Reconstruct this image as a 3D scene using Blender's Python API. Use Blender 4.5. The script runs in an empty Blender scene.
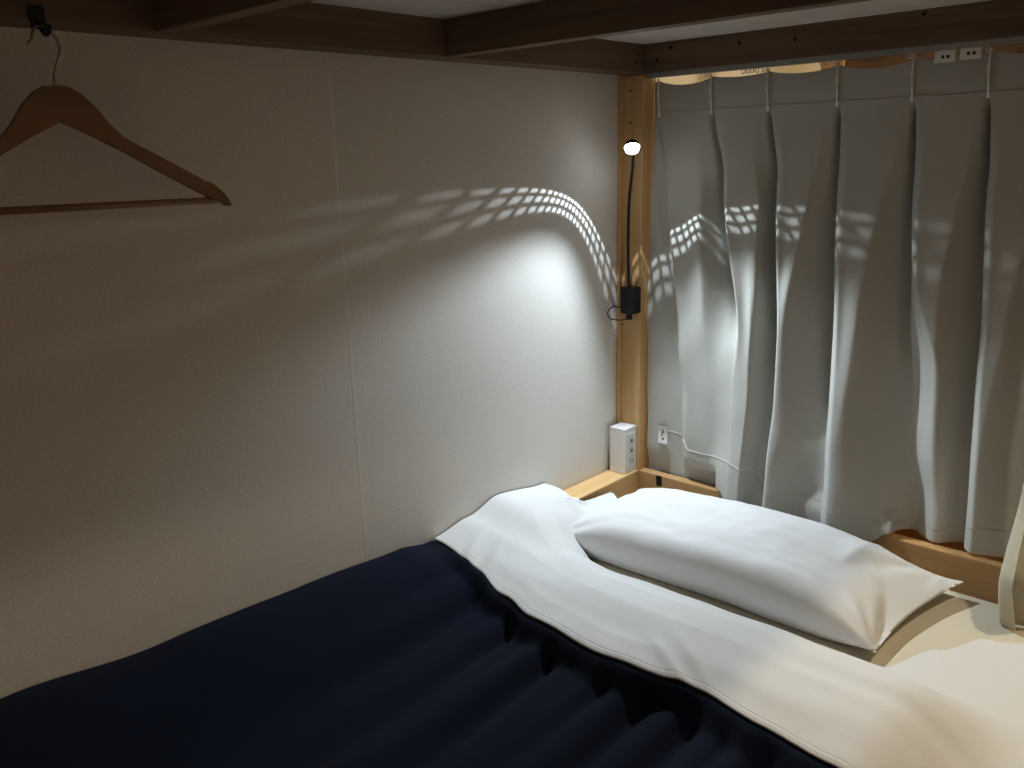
import bpy, bmesh, math, random
from mathutils import Vector, Matrix, noise
random.seed(4)
C = bpy.context.scene.collection
H = 0.95            # underside of the upper bunk frame above the top of the lower rails

# ------------------------------------------------------------------ helpers
def interp(tab, v):
    if v <= tab[0][0]: return tab[0][1]
    for (a, fa), (b, fb) in zip(tab, tab[1:]):
        if v <= b:
            t = (v-a)/(b-a); t = t*t*(3-2*t)
            return fa+(fb-fa)*t
    return tab[-1][1]
def lin(tab, v):
    if v <= tab[0][0]: return tab[0][1]
    for (a, fa), (b, fb) in zip(tab, tab[1:]):
        if v <= b: return fa+(fb-fa)*(v-a)/(b-a)
    return tab[-1][1]
def sst(a, b, v):
    t = max(0.0, min(1.0, (v-a)/(b-a))); return t*t*(3-2*t)
def nz(x, y, z=0.0): return noise.noise(Vector((x, y, z)))

def thing(name, label, cat, loc, group=None):
    o = bpy.data.objects.new(name, None); C.objects.link(o)
    o.location = loc; o.empty_display_size = 0.05
    o['label'] = label; o['category'] = cat
    if group: o['group'] = group
    return o
def wpos(o):
    v = Vector((0, 0, 0))
    while o is not None: v += o.location; o = o.parent
    return v
def obj(name, bm, mats, parent=None, smooth=False, label=None, origin=None):
    me = bpy.data.meshes.new(name)
    base = wpos(parent) if parent else Vector((0, 0, 0))
    if origin is None: origin = base
    origin = Vector(origin)
    bmesh.ops.translate(bm, verts=bm.verts, vec=-origin)
    bmesh.ops.recalc_face_normals(bm, faces=bm.faces)
    if smooth:
        for f in bm.faces: f.smooth = True
    bm.to_mesh(me); bm.free()
    if not isinstance(mats, (list, tuple)): mats = [mats]
    for m in mats: me.materials.append(m)
    o = bpy.data.objects.new(name, me); C.objects.link(o)
    if parent: o.parent = parent
    o.location = origin-base
    if label: o['label'] = label
    return o
def tag(o, label, cat, group=None):
    o['label'] = label; o['category'] = cat
    if group: o['group'] = group
    return o
def box(bm, x0, x1, y0, y1, z0, z1, bev=0.0, seg=2, mi=0):
    r = bmesh.ops.create_cube(bm, size=1.0)
    vs = r['verts']
    for v in vs:
        v.co = Vector(((x0+x1)/2+v.co.x*(x1-x0), (y0+y1)/2+v.co.y*(y1-y0), (z0+z1)/2+v.co.z*(z1-z0)))
    fs = set(f for v in vs for f in v.link_faces)
    for f in fs: f.material_index = mi
    if bev > 0:
        es = list(set(e for v in vs for e in v.link_edges))
        bmesh.ops.bevel(bm, geom=es, offset=bev, segments=seg, profile=0.6, affect='EDGES')
    return bm
def newbox(*a, **k): return box(bmesh.new(), *a, **k)
def tube(bm, pts, rad, n=10, cap=True, mi=0):
    pts = [Vector(p) for p in pts]
    if not isinstance(rad, (list, tuple)): rad = [rad]*len(pts)
    rings = []; up = None
    for i, p in enumerate(pts):
        d = (pts[min(i+1, len(pts)-1)]-pts[max(i-1, 0)]).normalized()
        if up is None:
            up = Vector((0, 0, 1)) if abs(d.z) < 0.9 else Vector((1, 0, 0))
        s = d.cross(up).normalized(); up = s.cross(d).normalized()
        rings.append([bm.verts.new(p+(s*math.cos(t)+up*math.sin(t))*rad[i]) for t in [2*math.pi*k/n for k in range(n)]])
    for a, b in zip(rings, rings[1:]):
        for k in range(n):
            f = bm.faces.new((a[k], a[(k+1) % n], b[(k+1) % n], b[k])); f.material_index = mi; f.smooth = True
    if cap:
        for rg in (rings[0], rings[-1]):
            f = bm.faces.new(rg); f.material_index = mi
    return bm
def spline(pts, n=8):
    P = [Vector(p) for p in pts]; out = []
    for i in range(len(P)-1):
        p0, p1, p2, p3 = P[max(i-1, 0)], P[i], P[i+1], P[min(i+2, len(P)-1)]
        for k in range(n):
            t = k/n
            out.append(0.5*((2*p1)+(p2-p0)*t+(2*p0-5*p1+4*p2-p3)*t*t+(3*p1-p0-3*p2+p3)*t**3))
    out.append(P[-1]); return out
def grid(bm, fn, nu, nv, mi=0):
    V = [[bm.verts.new(fn(i/nu, j/nv)) for j in range(nv+1)] for i in range(nu+1)]
    for i in range(nu):
        for j in range(nv):
            f = bm.faces.new((V[i][j], V[i+1][j], V[i+1][j+1], V[i][j+1])); f.smooth = True; f.material_index = mi
    return V
def disc(bm, c, nrm, r, n=14, mi=0):
    nrm = Vector(nrm).normalized(); a = nrm.orthogonal().normalized(); b = nrm.cross(a); c = Vector(c)
    f = bm.faces.new([bm.verts.new(c+(a*math.cos(2*math.pi*k/n)+b*math.sin(2*math.pi*k/n))*r) for k in range(n)])
    f.material_index = mi

# ------------------------------------------------------------------ materials
def mat(name, col, rough=0.6, metal=0.0, emit=None, es=0.0, spec=0.5):
    m = bpy.data.materials.new(name); m.use_nodes = True
    b = m.node_tree.nodes['Principled BSDF']
    b.inputs['Base Color'].default_value = (*col, 1); b.inputs['Roughness'].default_value = rough
    b.inputs['Metallic'].default_value = metal; b.inputs['Specular IOR Level'].default_value = spec
    if emit:
        b.inputs['Emission Color'].default_value = (*emit, 1); b.inputs['Emission Strength'].default_value = es
    return m
def N(m, t, **kw):
    n = m.node_tree.nodes.new(t)
    for k, v in kw.items(): setattr(n, k, v)
    return n
def L(m, a, b): m.node_tree.links.new(a, b)
def bump(m, scale, strength, dist=0.002, detail=3, stretch=None):
    b = m.node_tree.nodes['Principled BSDF']
    tc = N(m, 'ShaderNodeTexCoord'); mp = N(m, 'ShaderNodeMapping')
    if stretch: mp.inputs['Scale'].default_value = stretch
    no = N(m, 'ShaderNodeTexNoise'); no.inputs['Scale'].default_value = scale; no.inputs['Detail'].default_value = detail
    bu = N(m, 'ShaderNodeBump'); bu.inputs['Strength'].default_value = strength; bu.inputs['Distance'].default_value = dist
    L(m, tc.outputs['Object'], mp.inputs['Vector']); L(m, mp.outputs['Vector'], no.inputs['Vector'])
    L(m, no.outputs['Fac'], bu.inputs['Height']); L(m, bu.outputs['Normal'], b.inputs['Normal'])
    return no
def tint(m, no, c0, c1, lo=0.35, hi=0.65):
    b = m.node_tree.nodes['Principled BSDF']
    r = N(m, 'ShaderNodeValToRGB'); r.color_ramp.elements[0].position = lo; r.color_ramp.elements[1].position = hi
    r.color_ramp.elements[0].color = (*c0, 1); r.color_ramp.elements[1].color = (*c1, 1)
    L(m, no.outputs['Fac'], r.inputs['Fac']); L(m, r.outputs['Color'], b.inputs['Base Color'])
def wood(name, axis, c0, c1, knot=(0.10, 0.045, 0.02), rough=0.55):
    m = mat(name, c0, rough); b = m.node_tree.nodes['Principled BSDF']
    tc = N(m, 'ShaderNodeTexCoord'); oi = N(m, 'ShaderNodeObjectInfo')
    add = N(m, 'ShaderNodeVectorMath', operation='ADD')
    sc = N(m, 'ShaderNodeVectorMath', operation='SCALE'); sc.inputs['Scale'].default_value = 9.0
    cmb = N(m, 'ShaderNodeCombineXYZ')
    for k in range(3): L(m, oi.outputs['Random'], cmb.inputs[k])
    L(m, cmb.outputs[0], sc.inputs[0]); L(m, tc.outputs['Object'], add.inputs[0]); L(m, sc.outputs[0], add.inputs[1])
    mp = N(m, 'ShaderNodeMapping'); s = [26, 26, 26]; s[axis] = 1.3; mp.inputs['Scale'].default_value = s
    L(m, add.outputs[0], mp.inputs['Vector'])
    g = N(m, 'ShaderNodeTexNoise'); g.inputs['Scale'].default_value = 1.6; g.inputs['Detail'].default_value = 6; g.inputs['Distortion'].default_value = 0.6
    L(m, mp.outputs['Vector'], g.inputs['Vector'])
    r = N(m, 'ShaderNodeValToRGB'); r.color_ramp.elements[0].position = 0.32; r.color_ramp.elements[1].position = 0.68
    r.color_ramp.elements[0].color = (*c1, 1); r.color_ramp.elements[1].color = (*c0, 1)
    L(m, g.outputs['Fac'], r.inputs['Fac'])
    mp2 = N(m, 'ShaderNodeMapping'); s = [11, 11, 11]; s[axis] = 4.2; mp2.inputs['Scale'].default_value = s
    L(m, add.outputs[0], mp2.inputs['Vector'])
    v = N(m, 'ShaderNodeTexVoronoi'); v.inputs['Scale'].default_value = 1.0
    L(m, mp2.outputs['Vector'], v.inputs['Vector'])
    kr = N(m, 'ShaderNodeValToRGB'); kr.color_ramp.elements[0].position = 0.04; kr.color_ramp.elements[1].position = 0.16
    kr.color_ramp.elements[0].color = (1, 1, 1, 1); kr.color_ramp.elements[1].color = (0, 0, 0, 1)
    L(m, v.outputs['Distance'], kr.inputs['Fac'])
    sp = N(m, 'ShaderNodeSeparateColor'); L(m, v.outputs['Color'], sp.inputs[0])
    th = N(m, 'ShaderNodeMath', operation='GREATER_THAN'); th.inputs[1].default_value = 0.72; L(m, sp.outputs[0], th.inputs[0])
    mu = N(m, 'ShaderNodeMath', operation='MULTIPLY'); L(m, kr.outputs['Color'], mu.inputs[0]); L(m, th.outputs[0], mu.inputs[1])
    mx = N(m, 'ShaderNodeMix', data_type='RGBA'); mx.inputs['B'].default_value = (*knot, 1)
    L(m, mu.outputs[0], mx.inputs['Factor']); L(m, r.outputs['Color'], mx.inputs['A'])
    L(m, mx.outputs['Result'], b.inputs['Base Color'])
    bu = N(m, 'ShaderNodeBump'); bu.inputs['Strength'].default_value = 0.15; bu.inputs['Distance'].default_value = 0.001
    L(m, g.outputs['Fac'], bu.inputs['Height']); L(m, bu.outputs['Normal'], b.inputs['Normal'])
    return m
PINE = ((0.73, 0.51, 0.275), (0.61, 0.40, 0.195))
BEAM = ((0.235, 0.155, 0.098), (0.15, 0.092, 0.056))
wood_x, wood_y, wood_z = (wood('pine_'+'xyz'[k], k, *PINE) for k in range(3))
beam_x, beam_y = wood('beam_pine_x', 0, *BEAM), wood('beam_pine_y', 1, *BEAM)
hanger_wood = wood('hanger_wood', 0, (0.32, 0.195, 0.095), (0.25, 0.14, 0.065))
shaded_rail_y = wood('shaded_rail_pine_y', 1, (0.56, 0.37, 0.19), (0.45, 0.28, 0.13))  # darkened pine: the side curtain's shade on the end rail, put into the colour
dark_dot = mat('dark_plug', (0.02, 0.012, 0.008), 0.8)

M_wall = mat('wallpaper', (0.74, 0.72, 0.69), 0.85, spec=0.2)
n_ = bump(M_wall, 240, 0.16, 0.0012, 3); tint(M_wall, n_, (0.70, 0.68, 0.65), (0.77, 0.75, 0.72))
M_seam = mat('wallpaper_seam', (0.79, 0.77, 0.74), 0.8, spec=0.2)
M_ceil = mat('ceiling_paint', (0.8, 0.79, 0.76), 0.9)
bump(M_ceil, 200, 0.1)
M_floor = wood('floor_wood', 0, (0.36, 0.23, 0.13), (0.25, 0.15, 0.08))
M_cream = mat('cream_panel', (0.85, 0.74, 0.50), 0.8); bump(M_cream, 120, 0.1)
M_board = mat('bed_board', (0.63, 0.59, 0.54), 0.8, spec=0.2)
n_ = bump(M_board, 5, 0.05); tint(M_board, n_, (0.58, 0.54, 0.49), (0.68, 0.64, 0.59))
def fabric(name, c, var=0.06, rough=0.9, weave=900, bs=0.12):
    m = mat(name, c, rough, spec=0.15)
    b = m.node_tree.nodes['Principled BSDF']
    b.inputs['Sheen Weight'].default_value = 0.15; b.inputs['Sheen Roughness'].default_value = 0.5
    n = bump(m, weave, bs, 0.0008, 2); tint(m, n, tuple(k*(1-var) for k in c), tuple(min(1, k*(1+var)) for k in c))
    return m
M_curt = fabric('curtain_fabric', (0.545, 0.54, 0.505))
M_side = fabric('side_curtain_fabric', (0.60, 0.57, 0.47))
M_seamc = fabric('curtain_seam', (0.42, 0.41, 0.385))
M_stitch = fabric('hem_thread', (0.74, 0.74, 0.71))
M_stitchd = fabric('hem_thread_dark', (0.50, 0.49, 0.46))
M_white = fabric('white_cotton', (0.73, 0.725, 0.715), 0.03)
M_pillow = fabric('pillow_cotton', (0.75, 0.745, 0.74), 0.02)
M_sheet = fabric('fitted_sheet', (0.66, 0.61, 0.50), 0.04)
M_navy = fabric('navy_cotton', (0.008, 0.0130, 0.030), 0.25, bs=0.2)
M_navy.node_tree.nodes['Principled BSDF'].inputs['Sheen Weight'].default_value = 0.05
M_plastic = mat('white_plastic', (0.82, 0.82, 0.82), 0.35)
M_plug = mat('socket_grey', (0.74, 0.74, 0.74), 0.4)
M_dark = mat('socket_slot', (0.015, 0.015, 0.015), 0.6)
M_black = mat('black_plastic', (0.012, 0.012, 0.014), 0.38)
M_steel = mat('hook_steel', (0.42, 0.40, 0.37), 0.25, 1.0)
M_rail = mat('rail_metal', (0.16, 0.17, 0.18), 0.35, 0.6)
M_rail2 = mat('rail_lip', (0.42, 0.42, 0.42), 0.35, 0.4)
M_hook = mat('hook_plastic', (0.92, 0.92, 0.90), 0.4)
M_glow = mat('lamp_lens', (0.0, 0.0, 0.0), 0.5, emit=(0.93, 0.97, 1.0), es=30.0, spec=0)
M_inner = mat('lamp_inner', (0.004, 0.004, 0.004), 0.9, spec=0)
M_tag = mat('care_tag', (0.80, 0.79, 0.78), 0.7)
M_red = mat('tag_print_red', (0.42, 0.10, 0.12), 0.7)
for m in (M_wall,): m.use_nodes = True

def struct(name, bm, m):
    o = obj(name, bm, m); o['kind'] = 'structure'; return o

# ------------------------------------------------------------------ room
FZ, CZ = -0.52, 2.02
struct('wall_back', newbox(-3.4, 1.2, 0.0, 0.1, FZ, CZ), M_wall)
struct('floor', newbox(-3.4, 1.2, -3.4, 0.1, FZ-0.1, FZ), M_floor)
struct('ceiling', newbox(-3.4, 1.2, -3.4, 0.1, CZ, CZ+0.1), M_ceil)
struct('wall_left', newbox(-3.5, -3.4, -3.4, 0.1, FZ, CZ), M_wall)
struct('wall_front', newbox(-3.4, 1.2, -3.5, -3.4, FZ, CZ), M_wall)
struct('wall_right', newbox(1.1, 1.2, -3.4, 0.0, FZ, CZ), M_cream)
struct('trim_1', newbox(-0.8135, -0.8085, -0.00015, 0.0, -0.1, H), M_seam)
struct('baseboard_front', newbox(-3.4, 1.1, -3.4, -3.388, FZ, FZ+0.06), M_ceil)

# ------------------------------------------------------------------ bunk bed
BW = -1.06
bed = thing('bunk_bed', 'pine bunk bed frame with dark joists overhead and low rails around the mattress', 'bunk bed', (0.02, -0.03, FZ))
def post(x0, x1, y0, y1): return newbox(x0, x1, y0, y1, FZ, 1.75, bev=0.004)
bm = newbox(0.0, 0.052, -0.064, -0.001, FZ, H, bev=0.003)
for z in (0.915, 0.845, 0.37): disc(bm, (-0.0004, -0.03 if z > .5 else -0.012, z), (-1, 0, 0), 0.0028 if z > .5 else .0022, mi=1)
obj('post', bm, [wood_z, dark_dot], bed)
obj('post', post(0.0, 0.052, BW, BW+0.05), wood_z, bed)
obj('post', post(-2.1, -2.05, -0.064, -0.001), wood_z, bed)
obj('post', post(-2.1, -2.05, BW, BW+0.05), wood_z, bed)
obj('batten', newbox(-0.010, -0.0002, -0.010, -0.001, 0.0, H, bev=0.001), wood_z, bed)
bm = newbox(-2.05, 0.0, -0.064, -0.001, H, H+0.14, bev=0.002)
for x, z in ((-.47, .985), (-.5, .975), (-.33, .99), (-.025, .99), (-.03, .972)): disc(bm, (x, -0.0643, z), (0, -1, 0), 0.0035, mi=1)
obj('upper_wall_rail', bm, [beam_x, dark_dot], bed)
bm = newbox(0.0, 0.035, BW+0.05, -0.0005, H, H+0.14, bev=0.002)
for y, z in ((-.135, .997), (-.10, .975), (-.42, .985), (-.66, 1.003), (-.30, .99)): disc(bm, (-0.0003, y, z), (-1, 0, 0), 0.0042, mi=1)
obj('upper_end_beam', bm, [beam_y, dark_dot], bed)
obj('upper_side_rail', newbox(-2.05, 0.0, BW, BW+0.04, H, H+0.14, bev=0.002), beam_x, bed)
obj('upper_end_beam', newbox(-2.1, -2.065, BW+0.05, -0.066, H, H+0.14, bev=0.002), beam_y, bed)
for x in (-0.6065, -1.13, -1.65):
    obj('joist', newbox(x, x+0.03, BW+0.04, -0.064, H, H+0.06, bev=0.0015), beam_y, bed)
obj('upper_bed_board', newbox(-2.05, -0.0003, BW+0.04, -0.0642, H+0.0605, H+0.078), M_board, bed)
obj('lower_wall_rail', newbox(-2.05, -0.0003, -0.064, -0.001, -0.13, 0.0, bev=0.003), wood_x, bed)
obj('lower_end_rail', newbox(0.0, 0.026, BW+0.05, -0.0645, -0.13, 0.0, bev=0.003), shaded_rail_y, bed)
obj('lower_side_rail', newbox(-2.05, 0.0, BW, BW+0.03, -0.26, -0.11, bev=0.003), wood_x, bed)
obj('lower_end_rail', newbox(-2.09, -2.06, BW+0.05, -0.0645, -0.13, 0.0, bev=0.003), wood_y, bed)
obj('bed_base', newbox(-2.05, -0.001, BW+0.03, -0.065, -0.275, -0.255), M_board, bed)
bm = newbox(-0.0035, 0.0, -0.133, -0.119, -0.027, -0.001, bev=0.001)
box(bm, -0.006, -0.0035, -0.129, -0.123, -0.012, -0.004)
obj('metal_bracket', bm, M_black, bed, label='small dark metal bracket')

# neighbouring bunk frame seen over and under the curtain
nb = thing('neighbouring_bunk_frame', 'pine frame of the next bunk glimpsed above and below the grey curtain', 'bunk frame', (0.18, -0.43, FZ))
obj('post', newbox(0.16, 0.21, -0.455, -0.405, FZ, 1.6, bev=0.003), wood_z, nb)
obj('beam', newbox(0.165, 0.205, -1.25, -0.4555, 0.86, 1.10, bev=0.003), beam_y, nb)
obj('batten', newbox(0.085, 0.115, -0.215, -0.18, FZ, 0.6, bev=0.002), wood_z, nb)
obj('batten', newbox(0.10, 0.13, -0.29, -0.24, FZ, 0.6, bev=0.002), wood_z, nb)
obj('lower_rail', newbox(0.135, 0.16, -1.25, -0.03, -0.10, 0.02, bev=0.002), wood_y, nb)

# ------------------------------------------------------------------ curtain rail
PL = [-0.066, -0.080, -0.215, -0.348, -0.495, -0.637, -0.766, -0.90, -1.0]
cr = thing('curtain_rail', 'slim grey metal curtain track screwed under the end beam of the upper bunk', 'curtain rail', (0.02, -0.5, H))
obj('track', newbox(0.006, 0.030, -1.0, -0.066, H-0.010, H-0.0003, bev=0.001), M_rail, cr)
obj('track_lip', newbox(0.0045, 0.006, -1.0, -0.066, H-0.0115, H-0.0005), M_rail2, cr)
def glider(y):
    bm = bmesh.new()
    tube(bm, [(0.018, y+0.0035*math.cos(t), H-0.0145+0.0045*math.sin(t)) for t in [2*math.pi*k/12 for k in range(13)]], 0.0011, 6)
    return bm
for y in PL[1:8]+[-0.302, -0.312, -0.322, -0.333, -0.470, -0.481, -0.732, -0.742, -0.752]:
    obj('glider', glider(y), M_hook, cr)
for y0, y1, z0 in ((-0.715, -0.680, H-0.031), (-0.756, -0.722, H-0.029)):
    bm = newbox(0.0125, 0.0155, y0, y1, z0, z0+0.021, bev=0.0008)
    o = obj('bracket_plate', bm, M_hook, cr)
    bm = bmesh.new()
    for k in (0.012, 0.021): box(bm, 0.0118, 0.0123, y1-k-0.0045, y1-k, z0+0.007, z0+0.012)
    obj('square_hole', bm, M_dark, o)

# ------------------------------------------------------------------ curtain on the end of the bed
FOLD = [   # leading edge of each pleat: z -> y
    [(0.0, -0.072), (0.5, -0.066), (0.95, -0.066)],
    [(0.0, -0.172), (0.20, -0.166), (0.33, -0.150), (0.716, -0.104), (0.86, -0.083), (0.95, -0.080)],
    [(0.0, -0.330), (0.355, -0.312), (0.716, -0.251), (0.856, -0.222), (0.95, -0.215)],
    [(0.0, -0.407), (0.214, -0.407), (0.367, -0.402), (0.715, -0.378), (0.855, -0.356), (0.95, -0.348)],
    [(0.0, -0.543), (0.38, -0.522), (0.715, -0.507), (0.855, -0.502), (0.95, -0.495)],
    [(0.0, -0.726), (0.293, -0.688), (0.471, -0.669), (0.715, -0.653), (0.855, -0.645), (0.95, -0.637)],
    [(0.0, -0.814), (0.40, -0.800), (0.715, -0.781), (0.855, -0.772), (0.95, -0.766)],
    [(0.0, -0.955), (0.50, -0.930), (0.95, -0.900)],
    [(0.0, -1.0), (0.95, -1.0)]]
RIDGE = [  # second, softer ridge inside each panel: z -> y
    None,
    [(0.0, -0.26), (0.216, -0.252), (0.426, -0.224), (0.672, -0.203), (0.78, -0.187)],
    [(0.0, -0.363), (0.461, -0.359), (0.653, -0.351), (0.777, -0.32)],
    [(0.15, -0.415), (0.244, -0.420), (0.369, -0.425), (0.715, -0.456), (0.774, -0.466)],
    [(0.10, -0.560), (0.225, -0.565), (0.461, -0.579), (0.678, -0.598), (0.77, -0.619)],
    [(0.0, -0.755), (0.299, -0.735), (0.495, -0.725), (0.639, -0.737), (0.767, -0.749)],
    [(0.2, -0.825), (0.451, -0.842), (0.63, -0.858), (0.77, -0.875)],
    [(0.0, -0.975), (0.95, -0.975)]]
AMP = [0.55, 0.8, 0.9, 1.0, 0.85, 0.68, 0.70, 0.6]
def hem_z(y):
    return lin([(-1.0, .006), (-.73, .006), (-.715, .012), (-.68, .008), (-.64, -.030), (-.38, -.030), (-.34, -.018), (-.305, .010), (-.265, .010), (-.245, -.03), (-.06, -.03)], y)
def panel(u, r, gw, vd, rw=0.13, re=0.55):
    """forward bulge of one panel: crisp leading edge, shallow valley, soft second ridge, recess before the next edge"""
    f = min(1.0, u/rw)**re
    e = 1-gw
    if u > r: f *= 1-sst(r, max(e, r+0.08), u)**0.85
    f -= sst(.2, .45, r)*vd*math.exp(-((u-r*0.52)/(r*0.30))**2)
    return f
def curtain(s, t, off=0.0):
    """s runs along the pleats 0..8, t from header 0 to hem 1"""
    k = min(7, int(s)); u = s-k
    ytop = PL[k]+(PL[k+1]-PL[k])*u
    ztop = H-0.016-0.013*(4*u*(1-u))**0.8*(0.7+0.3*math.sin(k*2.1))*(0.15 if k == 0 else 1)
    y0 = FOLD[k][0][1]; zb = hem_z(y0+(FOLD[k+1][0][1]-y0)*u)
    z = ztop+(zb-ztop)*t
    ya, yb = interp(FOLD[k], z), interp(FOLD[k+1], z)
    d = max(0.0, 0.866-z)                       # distance below the hook tips
    y = ya+(yb-ya)*u
    g = sst(0.0, 0.40, d)
    A = (0.003+0.044*g)*AMP[k]
    gw = 0.03+0.17*sst(0.0, 0.35, d)-0.08*sst(.5, .85, d)
    if k == 0:
        f = 0.35+0.25*(1-sst(.3, 1.0, u))
    else:
        r = (interp(RIDGE[k], z)-ya)/(yb-ya); r = max(0.16, min(0.80, r))
        soft = sst(.55, .32, z) if k == 5 else 0
        f = panel(u, r, gw, (0.30 if k > 3 else 0.22)*(0.5 if k > 3 else 1)*sst(0.03, .25, d)*(1-soft), 0.13+0.40*soft, 0.55+0.6*soft)
        if k in (1, 2):                         # the first two panels merge into one broad one low down
            m = sst(.50, .26, z)
            if m > 0:
                y1, y3 = interp(FOLD[1], z), interp(FOLD[3], z)
                f2 = panel((y-y1)/(y3-y1), 0.80, 0.10, 0.10)
                f += (f2*1.1-f)*m
    flat = (4*u*(1-u))**0.5
    f = f*sst(0.0, 0.05, d)+flat*(1-sst(0.0, 0.05, d))
    x = 0.044-A*f
    # dark recess beside each leading edge
    if k < 7:
        du = (1-u)*abs(yb-ya)
        low = sst(.52, .32, z) if k == 1 else (0.85*sst(.50, .30, z) if k == 4 else 0)
        x += 0.030*math.exp(-((du-0.004)/(0.003+0.018*sst(0, .4, d)))**2)*sst(0.0, 0.04, d)*(1-.75*sst(.45, .8, d))*(1-low)*(0.25 if k == 0 else 1)
    # slack and creases low down
    lo = sst(0.55, 0.05, z)
    x += 0.010*lo*nz(y*6, z*3.0, 4)+0.006*lo*nz(y*14, z*9, 9)
    x += 0.004*nz(y*9, z*2.2, 1.3)*sst(0, .3, d)
    # the middle of the hem is pulled inwards over the rail
    S = sst(-0.26, -0.34, y)*(1-sst(-0.655, -0.725, y))
    x -= 0.040*S*sst(0.35, 0.0, z)
    if z < 0.06:
        q = sst(0.06, 0.012, z)
        if y > -0.285: x = max(x, x+(0.034-x)*q) if x < 0.034 else x
        elif y > -0.69: 
            if x > -0.008: x += (-0.008-x)*q
    return Vector((x-off, y, z))
ct = thing('curtain', 'pale grey pleated curtain closing off the head end of the bunk', 'curtain', (0.03, -0.5, 0.0))
bm = bmesh.new(); grid(bm, lambda a, b: curtain(a*8*0.9999, b), 384, 120)
obj('curtain_panel', bm, M_curt, ct, smooth=True)
def on_curtain(s, z, off):
    lo, hi = 0.0, 1.0
    for _ in range(24):
        m = (lo+hi)/2
        if curtain(s, m).z > z: lo = m
        else: hi = m
    return curtain(s, lo, off)
bm = bmesh.new()
for k in range(8):
    tube(bm, [on_curtain(k+a, 0.868-0.003*math.sin(a*3.14), 0.0002) for a in [0.04+0.92*i/16 for i in range(17)]], 0.0010, 6)
obj('header_seam', bm, M_seamc, ct, smooth=True)
stz = [(-.40, .045), (-.37, .080), (-.33, .088), (-.25, .082), (-.205, .081), (-.185, .095), (-.16, .108), (-.10, .114)]
std = [(-.90, .06), (-.837, .061), (-.80, .040), (-.70, .027), (-.62, .034), (-.553, .037), (-.50, .045), (-.43, .040), (-.41, .032)]
def stitch(s0, s1, n, tab, off):
    P = []
    for i in range(n+1):
        q = s0+(s1-s0)*i/n; p = on_curtain(q, 0.06, off)
        P.append(on_curtain(q, lin(tab, p.y), off))
    return tube(bmesh.new(), P, 0.0008, 6)
obj('hem_stitching', stitch(0.3, 2.98, 160, stz, 0.0006), M_stitch, ct, smooth=True)
obj('hem_stitching', stitch(3.03, 7.6, 260, std, 0.0004), M_stitchd, ct, smooth=True)
for k in range(1, 8):
    y = PL[k]+0.002; bm = bmesh.new()
    x = curtain(k+0.001, 0.02).x-0.0045
    tube(bm, [(x, y, H-0.012), (x, y, H-0.045)], 0.0016, 8)
    box(bm, x-0.0015, x+0.0015, y-0.0028, y+0.0028, H-0.052, H-0.040, bev=0.0006)
    tube(bm, [(x, y, H-0.045), (x, y-0.004, H-0.090)], 0.0022, 8)
    box(bm, x-0.0018, x+0.0018, y-0.0068, y-0.0012, H-0.095, H-0.086, bev=0.0006)
    box(bm, x-0.001, x+0.0045, y-0.0028, y+0.0028, H-0.016, H-0.011, bev=0.0005)
    obj('curtain_hook', bm, M_hook, ct, smooth=False)
# care tag sewn at the lower left corner
tp = on_curtain(0.50, 0.105, 0.009)
bm = bmesh.new(); grid(bm, lambda a, b: Vector((tp.x+0.003*math.sin(b*3), tp.y+0.013-0.027*a, tp.z+0.018-0.045*b)), 4, 8)
tg = obj('care_tag', bm, M_tag, ct, smooth=True, label='small white care tag with red print')
bm = bmesh.new()
for a, b, r in ((.35, .25, .002), (.55, .33, .0026), (.4, .45, .0022), (.62, .18, .0016), (.3, .58, .0018)):
    disc(bm, (tp.x+0.003*math.sin(b*3)-0.0006, tp.y+0.010-0.022*a, tp.z+0.016-0.040*b), (-1, -.15, 0), r)
obj('print', bm, M_red, tg)
bm = bmesh.new(); disc(bm, (tp.x+0.003*math.sin(.8*3)-0.0006, tp.y+0.010-0.012, tp.z+0.016-0.040*.78), (-1, -.15, 0), .0026)
obj('print', bm, M_dark, tg)

# curtain bunched up on the long side
sc_ = thing('side_curtain', 'cream curtain gathered at the right edge of the photo, resting on the bed', 'curtain', (-0.05, -0.95, -0.07))
LE = [(-.068, -.105), (-.02, -.128), (.04, -.155), (.077, -.135), (.163, -.085), (.4, -.055), (.95, -.045)]
def side(a, b):
    z = -0.066+(H-0.004+0.066)*b
    xl = lin(LE, z); x = xl+(-0.006-xl)*a
    am = 0.010+0.016*sst(.5, 0, z)
    y = -0.945+am*math.sin(a*13+0.6*math.sin(z*3))-0.012*a+0.006*nz(a*4, z*4)
    return Vector((x, y, z))
bm = bmesh.new(); grid(bm, side, 60, 50); obj('curtain_panel', bm, M_side, sc_, smooth=True)
bm = newbox(-1.9, -0.004, -0.957, -0.937, H-0.004, H-0.0003); obj('track', bm, M_rail, sc_)

# ------------------------------------------------------------------ mattress
bm = newbox(-2.04, -0.003, BW+0.034, -0.066, -0.254, -0.07, bev=0.022, seg=5)
tag(obj('mattress', bm, M_sheet, smooth=True, origin=(-1.0, -0.55, -0.254)), 'mattress under a beige fitted sheet, bare between pillow and turned-down sheet', 'mattress')

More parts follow.
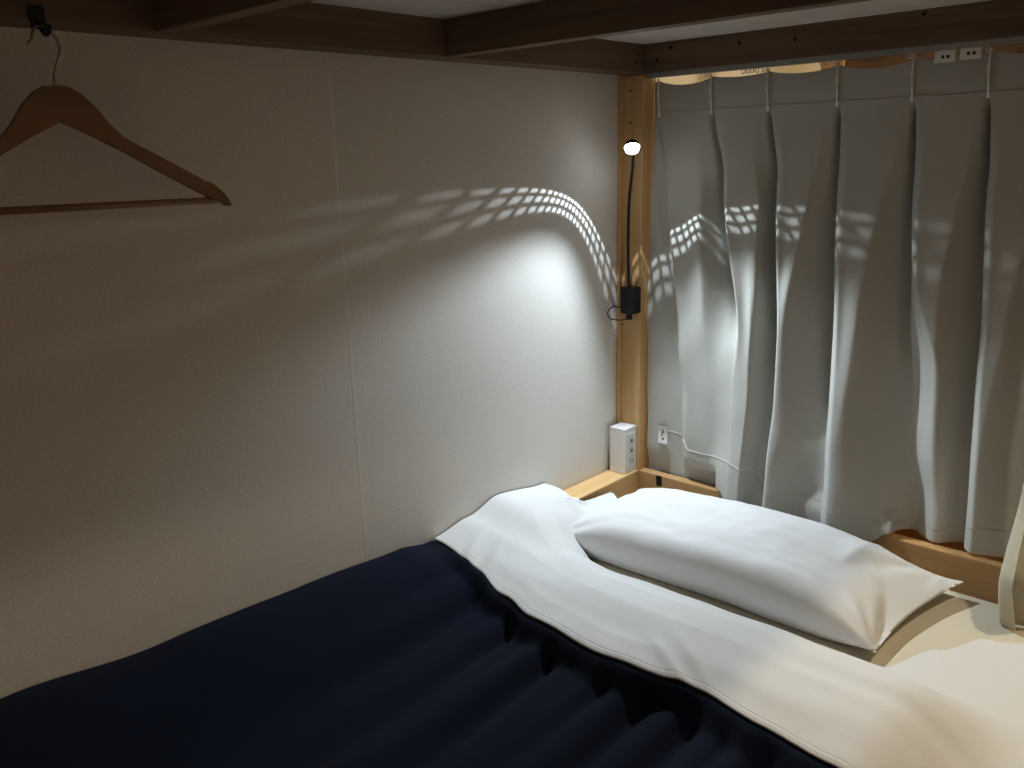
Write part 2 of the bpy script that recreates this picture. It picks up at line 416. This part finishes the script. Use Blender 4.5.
# ------------------------------------------------------------------ duvet (navy) and white turned-down sheet
XLO = [(-1.05, -.765), (-.876, -.742), (-.77, -.728), (-.66, -.708), (-.55, -.722), (-.49, -.728), (-.33, -.712), (-.24, -.685), (-.14, -.655), (0.0, -.640)]
XHI = [(-1.05, -.09), (-.92, -.17), (-.865, -.26), (-.81, -.372), (-.62, -.375), (-.48, -.392), (-.33, -.400), (-.24, -.392), (-.17, -.372), (-.125, -.21), (-.108, -.150), (-.088, -.145), (-.076, -.25), (0, -.265)]
XH0 = [(-.48, -.385), (-.33, -.400), (-.24, -.392), (-.17, -.372), (-.10, -.318), (-.05, -.275), (0, -.265)]
WZ = [(-2.05, .085), (-1.45, .076), (-1.2, .057), (-.95, .050), (-.74, .038), (-.66, .024), (-.545, .040), (-.45, .060), (-.30, .040), (-.25, .006)]
def front_drop(y): return sst(-0.88, -1.055, y)
def flap_z(x, y):
    xl, xh = interp(XLO, y), interp(XHI, y)
    t = (x-xl)/(interp(XH0, y)-xl)
    mid = lin([(0, .004), (.15, .012), (.4, .016), (.6, .010), (.75, -.006), (.88, -.034), (1.0, -.064)], t)
    mid += 0.006*nz(x*7, y*4, 2)*(1-t*.6)+0.010*nz(y*3.1, 7.7, x*2)*(1-t)*(1-.7*sst(-.6, -.8, y))
    # soft crease running across the sheet on the near half
    dcr = (t-0.42-0.10*math.sin(y*5))*0.33
    mid -= 0.006*math.exp(-(dcr/.022)**2)*sst(-.62, -.8, y)
    wall = interp(WZ, x)
    w = sst(-0.23, -0.03, y)
    z = mid+(wall-mid)*w
    z += 0.0035*nz(x*16, y*10, 5)*(1-w*.5)*(1-sst(.7, 1, t))
    # pinched wrinkles by the hem
    for (wx, wy, ang, a) in ((-.66, -.62, .9, .006), (-.69, -.60, 1.0, .006), (-.63, -.10, .5, .005), (-.60, -.14, .4, .004), (-.55, -.30, .35, .003)):
        dx, dy = x-wx, y-wy
        al = dx*math.cos(ang)+dy*math.sin(ang); ac = -dx*math.sin(ang)+dy*math.cos(ang)
        z += a*math.exp(-(al/.06)**2-(ac/.011)**2)
    z = z*(1-front_drop(y))+(-0.064)*front_drop(y)
    if x > -.36: z = max(z, -.0655+0.028*sst(-.135, -.095, y)*sst(-.36, -.28, x)*(1-sst(-.24, -.15, x)))
    if y > -0.07: z = max(z, 0.0045)
    return max(z, -0.0655)
VAL = [(-.105, .011, .016, .55), (-.178, .013, .026, .50), (-.292, .012, .022, .34), 
       (-.403, .013, .030, .48), (-.520, .009, .013, .22), (-.583, .012, .026, .38), (-.668, .012, .024, .34),
       (-.730, .009, .014, .22), (-.790, .013, .024, .34), (-.850, .010, .014, .24), (-.915, .012, .018, .3)]
def folds(x, y):
    xl = interp(XLO, y); d = max(0, xl-x)
    v = 0.010*math.exp(-d/.35)
    for yv, w, dep, ln in VAL:
        c = yv-0.055*d+0.020*nz(d*2.2, yv*9)*min(1, d*4)
        ww = 1.25*w*(1+2.2*d)
        q = (y-c)/ww
        v -= 0.8*dep*math.exp(-q*q)*math.exp(-(d/ln)**1.4)
        v += 0.35*dep*math.exp(-((y-c-2.1*ww)/(1.3*ww))**2)*math.exp(-(d/ln)**1.4)
    v += 0.002*nz(x*5, y*22, 8)+0.008*nz(x*1.8, y*6, 3)
    return v
def navy_z(x, y):
    xl = interp(XLO, y)
    if x > xl-0.004:
        return flap_z(x, y)-0.006
    d = xl-0.004-x
    edge = flap_z(xl-0.004, y)-0.006
    drop = -0.050
    body = -0.044+folds(x, y)+0.012*nz(x*2.5, y*3.5, 6)+0.026*sst(0.2, .9, d)
    w = sst(0, 0.036+0.024*nz(y*9, 2)+0.010*nz(y*23, 5), d)
    z = edge+(body-edge)*w
    wl = interp(WZ, x)+0.008*nz(x*6, 1)*sst(0, .1, d)
    ww = sst(-0.26, -0.02, y)
    z = z+(wl-z)*ww
    z = z*(1-front_drop(y))+(-0.064)*front_drop(y)
    if y > -0.07: z = max(z, 0.0035)
    return max(z, -0.066)
dv = thing('duvet', 'dark navy blue duvet spread over the lower part of the bed in long folds', 'duvet', (-1.3, -0.5, -0.07))
def navy(a, b):
    y = -0.004-(1.052)*b
    x0 = interp(XLO, y)+0.12
    x = x0+(-2.03-x0)*(a**1.25)
    return Vector((x, y, navy_z(x, y) if a < .999 else -0.066))
bm = bmesh.new(); grid(bm, navy, 230, 190); obj('cover', bm, M_navy, dv, smooth=True)

fl = thing('white_sheet', 'white top sheet turned down over the navy duvet, stitched hem along its edge', 'sheet', (-0.5, -0.5, -0.06))
def flap(a, b):
    y = -0.003-(1.054)*b
    xl, xh = interp(XLO, y), interp(XHI, y)
    if a < 0.03:                                     # folded thickness of the hem
        t = a/0.03
        return Vector((xl-0.002*math.sin(t*math.pi), y, flap_z(xl, y)-0.004*(1-t)))
    t = (a-0.03)/0.97
    x = xl+(xh-xl)*t
    return Vector((x, y, flap_z(x, y)+0.0004))
bm = bmesh.new(); grid(bm, flap, 100, 190); obj('sheet_panel', bm, M_white, fl, smooth=True)
bm = bmesh.new()
for off in (0.004, 0.011):
    P = []
    for i in range(190):
        y = -0.01-1.0*i/189; x = interp(XLO, y)+off
        P.append((x, y, flap_z(x, y)+0.0003))
    tube(bm, P, 0.0005, 5)
obj('hem_stitching', bm, fabric('sheet_thread', (0.66, 0.65, 0.63)), fl, smooth=True)

# ------------------------------------------------------------------ pillow
def pillow_pt(a, b, sgn):
    """a across the width (x), b along the length (-y); both -1..1"""
    ha, hb = 0.162, 0.366
    tipx = 1-0.055*(1-b*b); tipy = 1-0.045*(1-a*a)
    x, yy = a*ha*tipx, b*hb*tipy+0.026*a*max(0, b)
    bs = min(1.0, max(-1.0, (b+0.06)/0.94 if b > -0.06 else (b+0.06)/0.94))
    bs = max(-1, min(1, (b+1)/(1.90-0.09*a)*2-1))             # stuffing stops short of the open end
    if bs >= 1: h = 0
    else: h = (1-abs(a)**3.5)**0.44*(1-abs(bs)**3.8)**0.62
    h *= 1+0.10*nz(a*1.7, b*2.2, 3)
    up = 0.082*h if sgn > 0 else -0.040*h
    if sgn > 0 and b > 0.3: up = max(up, 0.072*max(0, min(1, (1-b)/0.36))*(1-abs(a)**5)*sst(-1, .1, a))
    # creases pulling in to the corners and along the near edge
    cr = 0
    for ca, cb in ((-1, -1), (-1, 1), (1, -1), (1, .9)):
        r = math.hypot((a-ca)*ha, (b-cb)*hb); th = math.atan2((b-cb)*hb, (a-ca)*ha)
        cr += 0.005*math.sin(th*11+ca*2+cb)*math.exp(-(r/.11)**2)*sst(0, .04, r)
    up += cr*(sgn > 0)*min(1, h*2.0+.15)+0.0022*nz(a*6, b*10, 11)*(sgn > 0)*h
    seam = 0.006*math.sin(b*4+1)*(1-abs(b))
    rim = (1-abs(a)**12)*(1-abs(b)**24)
    up += sgn*0.0022*rim
    up += 0.003*sst(.3, 1, a)*sst(.6, 1, b)-0.012*sst(-.3, -1, b)*sst(-.2, 1, a)
    front = sst(-.55, -1, a)*(1-abs(b)**3)
    up += 0.017*front*(1 if sgn > 0 else sst(-.80, -1, a))
    if sgn < 0 and a < -.72: x -= 0.007*math.sin(math.pi*(1+a)/.28)*(1-b**4)
    return Vector((x, -yy, up+seam))
PC, PYAW, PTILT = Vector((-0.207, -0.452, -0.043)), math.radians(1.2), math.radians(-2.0)
PM = Matrix.Translation(PC) @ Matrix.Rotation(PYAW, 4, 'Z') @ Matrix.Rotation(PTILT, 4, 'Y')
bm = bmesh.new()
for sgn in (1, -1):
    grid(bm, lambda u, v: PM @ pillow_pt(-math.cos(math.pi*u)*.35+(2*u-1)*.65, -math.cos(math.pi*v)*.35+(2*v-1)*.65, sgn), 60, 110)
bmesh.ops.remove_doubles(bm, verts=bm.verts, dist=0.0004)
for v in bm.verts: v.co.z = max(v.co.z, -0.0685)
tag(obj('pillow', bm, M_pillow, smooth=True, origin=PC), 'long white pillow in a plain case lying against the head end of the bed', 'pillow')

# ------------------------------------------------------------------ coat hanger and its hook
YH = -0.088
ch = thing('coat_hook', 'black hook screwed to the upper rail with the hanger on it', 'hook', (-1.28, -0.0645, 0.955))
bm = newbox(-1.286, -1.268, -0.070, -0.0645, 0.942, 0.968, bev=0.002)
obj('back_plate', bm, M_black, ch)
bm = bmesh.new(); tube(bm, spline([(-1.279, -0.068, 0.950), (-1.279, -0.080, 0.941), (-1.278, -0.088, 0.9335), (-1.277, -0.096, 0.936), (-1.277, -0.100, 0.942)], 6), 0.0034, 10)
obj('prong', bm, M_black, ch)
hg = thing('coat_hanger', 'wooden coat hanger with a trouser bar hanging on the wall side', 'hanger', (-1.277, YH, 0.73))
HX = -1.277
half_top = [(0, .0), (.012, -.001), (.024, -.0075), (.037, -.019), (.050, -.036), (.063, -.049), (.079, -.058), (.105, -.071), (.130, -.084), (.154, -.0965), (.1565, -.0995), (.160, -.0985), (.168, -.1025), (.179, -.1115), (.186, -.121), (.1885, -.127)]
half_bot = [(.184, -.1275), (.176, -.1235), (.163, -.1175), (.130, -.1005), (.098, -.0835), (.066, -.0655), (.034, -.0495), (.0, -.0345)]
SCX = 1.10
half_top = [(a*SCX, b*1.21) for a, b in half_top]; half_bot = [(a*SCX, b*1.21) for a, b in half_bot]
outl = half_top+half_bot+[(-a, b) for a, b in reversed(half_bot[:-1])]+[(-a, b) for a, b in reversed(half_top[1:])]
bm = bmesh.new()
ZT = 0.876
fa = [bm.verts.new((HX+a, YH-0.006-0.010*abs(a)/.2, ZT+b)) for a, b in outl]
fb = [bm.verts.new((HX+a, YH+0.006-0.010*abs(a)/.2, ZT+b)) for a, b in outl]
n = len(outl); nt, nbt = len(half_top), len(half_bot)
for i in range(n): bm.faces.new((fa[i], fa[(i+1) % n], fb[(i+1) % n], fb[i]))
f1 = bm.faces.new(fa); f2 = bm.faces.new(list(reversed(fb))); bm.normal_update()
bmesh.ops.triangulate(bm, faces=[f1, f2])
obj('hanger_body', bm, hanger_wood, hg)
bm = bmesh.new(); tube(bm, [(HX-.188, YH-0.008, 0.7335), (HX+.188, YH-0.008, 0.7305)], 0.0045, 12)
obj('trouser_bar', bm, hanger_wood, hg, smooth=True)
bm = bmesh.new()
hk = [(HX+.001, 0.874), (HX+.001, 0.889), (HX+.006, 0.903), (HX+.0115, 0.916), (HX+.012, 0.925), (HX+.007, 0.937), (HX-.001, 0.9445), (HX-.010, 0.9445), (HX-.0155, 0.938), (HX-.018, 0.930), (HX-.0235, 0.9245)]
tube(bm, spline([(x, YH, z-0.0035) for x, z in hk], 6), 0.0016, 8)
obj('hanger_hook', bm, M_steel, hg, smooth=True)

# ------------------------------------------------------------------ outlet box on the wall rail
ob = thing('outlet_box', 'white surface-mounted power outlet box on the wall rail beside the corner post', 'outlet box', (-0.032, -0.03, 0.0))
obj('housing', newbox(-0.051, -0.0008, -0.0575, -0.0105, 0.0003, 0.118, bev=0.002), M_plastic, ob)
fp = obj('face_plate', newbox(-0.042, -0.009, -0.0592, -0.0576, 0.018, 0.104, bev=0.0006), M_plastic, ob)
bm = bmesh.new()
for z0 in (0.076, 0.049, 0.024): box(bm, -0.036, -0.015, -0.0600, -0.0593, z0, z0+0.019, bev=0.0003)
obj('socket_insert', bm, M_plug, fp)
bm = bmesh.new()
bm.free()
for z0 in (0.0825, 0.0555): obj('socket_slot', newbox(-0.029, -0.022, -0.0606, -0.0601, z0, z0+0.005), M_dark, fp)
for x0 in (-0.030, -0.023): obj('socket_slot', newbox(x0, x0+0.0012, -0.0604, -0.0601, 0.030, 0.036), M_dark, fp)

# ------------------------------------------------------------------ reading lamp
LP = Vector((-0.10, -0.105, 0.790)); AX = Vector((-0.457, -0.395, -0.797)).normalized()
rl = thing('reading_lamp', 'small black gooseneck reading lamp clipped to the corner post, lit', 'lamp', (-0.0, -0.05, 0.40))
bm = newbox(-0.036, -0.0004, -0.066, -0.030, 0.404, 0.468, bev=0.003)
bs = obj('lamp_base', bm, M_black, rl)
bm = newbox(-0.024, -0.012, -0.050, -0.038, 0.388, 0.4038, bev=0.002); obj('cord_plug', bm, M_black, bs)
bm = bmesh.new()
tube(bm, spline([(-0.018, -0.044, 0.390), (-0.030, -0.024, 0.386), (-0.050, -0.010, 0.392), (-0.056, -0.008, 0.408), (-0.044, -0.014, 0.420), (-0.030, -0.026, 0.417), (-0.022, -0.036, 0.412)], 8), 0.0013, 7)
obj('cord', bm, M_black, bs)
bk = LP-AX*0.016
bm = bmesh.new()
tube(bm, spline([(-0.020, -0.044, 0.466), (-0.021, -0.042, 0.52), (-0.024, -0.043, 0.60), (-0.030, -0.050, 0.68), (-0.050, -0.072, 0.745), (-0.068, -0.086, 0.782), (-0.080, -0.092, 0.800), tuple(bk)], 10), 0.0033, 10)
obj('gooseneck', bm, M_black, rl)
# head: a small cup with a prismatic clear rim that leaks a grid of light around the beam
e1 = AX.orthogonal().normalized(); e2 = AX.cross(e1)
RS = 0.0165
def sph(th, ph, r=RS): return LP+(AX*math.cos(th)+(e1*math.cos(ph)+e2*math.sin(ph))*math.sin(th))*r
def shell(bm, rows, ncol, r=RS, hole=None, mi=0):
    cache = {}
    def vv(i, j):
        j %= ncol
        if (i, j) not in cache: cache[(i, j)] = bm.verts.new(sph(math.radians(rows[i]), 2*math.pi*j/ncol, r))
        return cache[(i, j)]
    for i in range(len(rows)-1):
        for j in range(ncol):
            if hole and hole(i, j): continue
            f = bm.faces.new((vv(i, j), vv(i+1, j), vv(i+1, j+1), vv(i, j+1))); f.material_index = mi
NC = 216
rows = [50.0, 54.0, 55.7, 57.1, 59.0, 60.2, 61.6, 74, 86]
bm = bmesh.new(); shell(bm, rows, NC, hole=lambda i, j: i in (1, 3, 5) and j % 3 != 0)
hd = bmesh.new(); shell(hd, [86+i*(179.5-86)/12 for i in range(13)], 48)
head = obj('lamp_head', hd, M_inner, rl, smooth=True)
obj('prism_rim', bm, M_glow, head, label='glowing clear rim')
bm = bmesh.new(); shell(bm, [0.5+50.5*i/8 for i in range(9)], 48, r=RS*0.95); obj('lens', bm, M_glow, head, smooth=True)

# ------------------------------------------------------------------ lights
def lamp(name, typ, loc, energy, col, **kw):
    l = bpy.data.lights.new(name, typ); l.energy = energy; l.color = col
    for k, v in kw.items(): setattr(l, k, v)
    o = bpy.data.objects.new(name, l); C.objects.link(o); o.location = loc; return o
o = lamp('reading_lamp_beam', 'SPOT', LP+AX*0.0175, 33, (0.80, 0.91, 1.0), shadow_soft_size=0.004, spot_size=math.radians(107), spot_blend=0.36)
o.rotation_euler = AX.to_track_quat('-Z', 'Y').to_euler()
o.data.use_nodes = True                      # the lens spreads the near field, so the falloff is softened close to the head
nt = o.data.node_tree; lf = nt.nodes.new('ShaderNodeLightFalloff'); lf.inputs['Strength'].default_value = 1.0; lf.inputs['Smooth'].default_value = 0.12
nt.links.new(lf.outputs['Quadratic'], nt.nodes['Emission'].inputs['Strength'])
lamp('reading_lamp_rim_light', 'POINT', LP, 5.0, (0.80, 0.91, 1.0), shadow_soft_size=0.00016)
lamp('aisle_light_near', 'POINT', (-0.28, -1.43, 1.93), 42, (1.0, 0.88, 0.67), shadow_soft_size=0.035)
o = lamp('aisle_light_far', 'SPOT', (-1.75, -2.52, 1.93), 32, (1.0, 0.87, 0.67), shadow_soft_size=0.08, spot_size=math.radians(46), spot_blend=0.9)
o.rotation_euler = (Vector((-1.45, 0, 0.15))-o.location).to_track_quat('-Z', 'Y').to_euler()
lamp('neighbour_light', 'POINT', (0.72, -0.60, 1.23), 1.9, (1.0, 0.80, 0.48), shadow_soft_size=0.06)

w = bpy.data.worlds.new('World'); bpy.context.scene.world = w; w.use_nodes = True
w.node_tree.nodes['Background'].inputs[0].default_value = (1.0, 0.95, 0.90, 1); w.node_tree.nodes['Background'].inputs[1].default_value = 0.012

# ------------------------------------------------------------------ camera
cam = bpy.data.cameras.new('camera'); co = bpy.data.objects.new('camera', cam); C.objects.link(co)
F, yaw, pit, roll = 856.28, math.radians(43.1335), math.radians(14.9786), math.radians(-1.5853)
cam.sensor_width = 36; cam.lens = F/1024*36; cam.clip_start = 0.02
f = Vector((math.cos(yaw)*math.cos(pit), math.sin(yaw)*math.cos(pit), -math.sin(pit)))
r = Vector((math.sin(yaw), -math.cos(yaw), 0)); u = r.cross(f)
r2 = r*math.cos(roll)+u*math.sin(roll); u2 = r2.cross(f)
M = Matrix(((r2.x, u2.x, -f.x), (r2.y, u2.y, -f.y), (r2.z, u2.z, -f.z))).to_4x4()
M.translation = Vector((-1.70471, -1.22945, 0.78048)); co.matrix_world = M
sc = bpy.context.scene; sc.camera = co
sc.view_settings.view_transform = 'Standard'; sc.view_settings.look = 'None'; sc.view_settings.exposure = 0.1; sc.view_settings.gamma = 0.80
sc.cycles.use_denoising = True
sc.cycles.sample_clamp_indirect = 4.0
sc.cycles.max_bounces = 8; sc.cycles.diffuse_bounces = 6
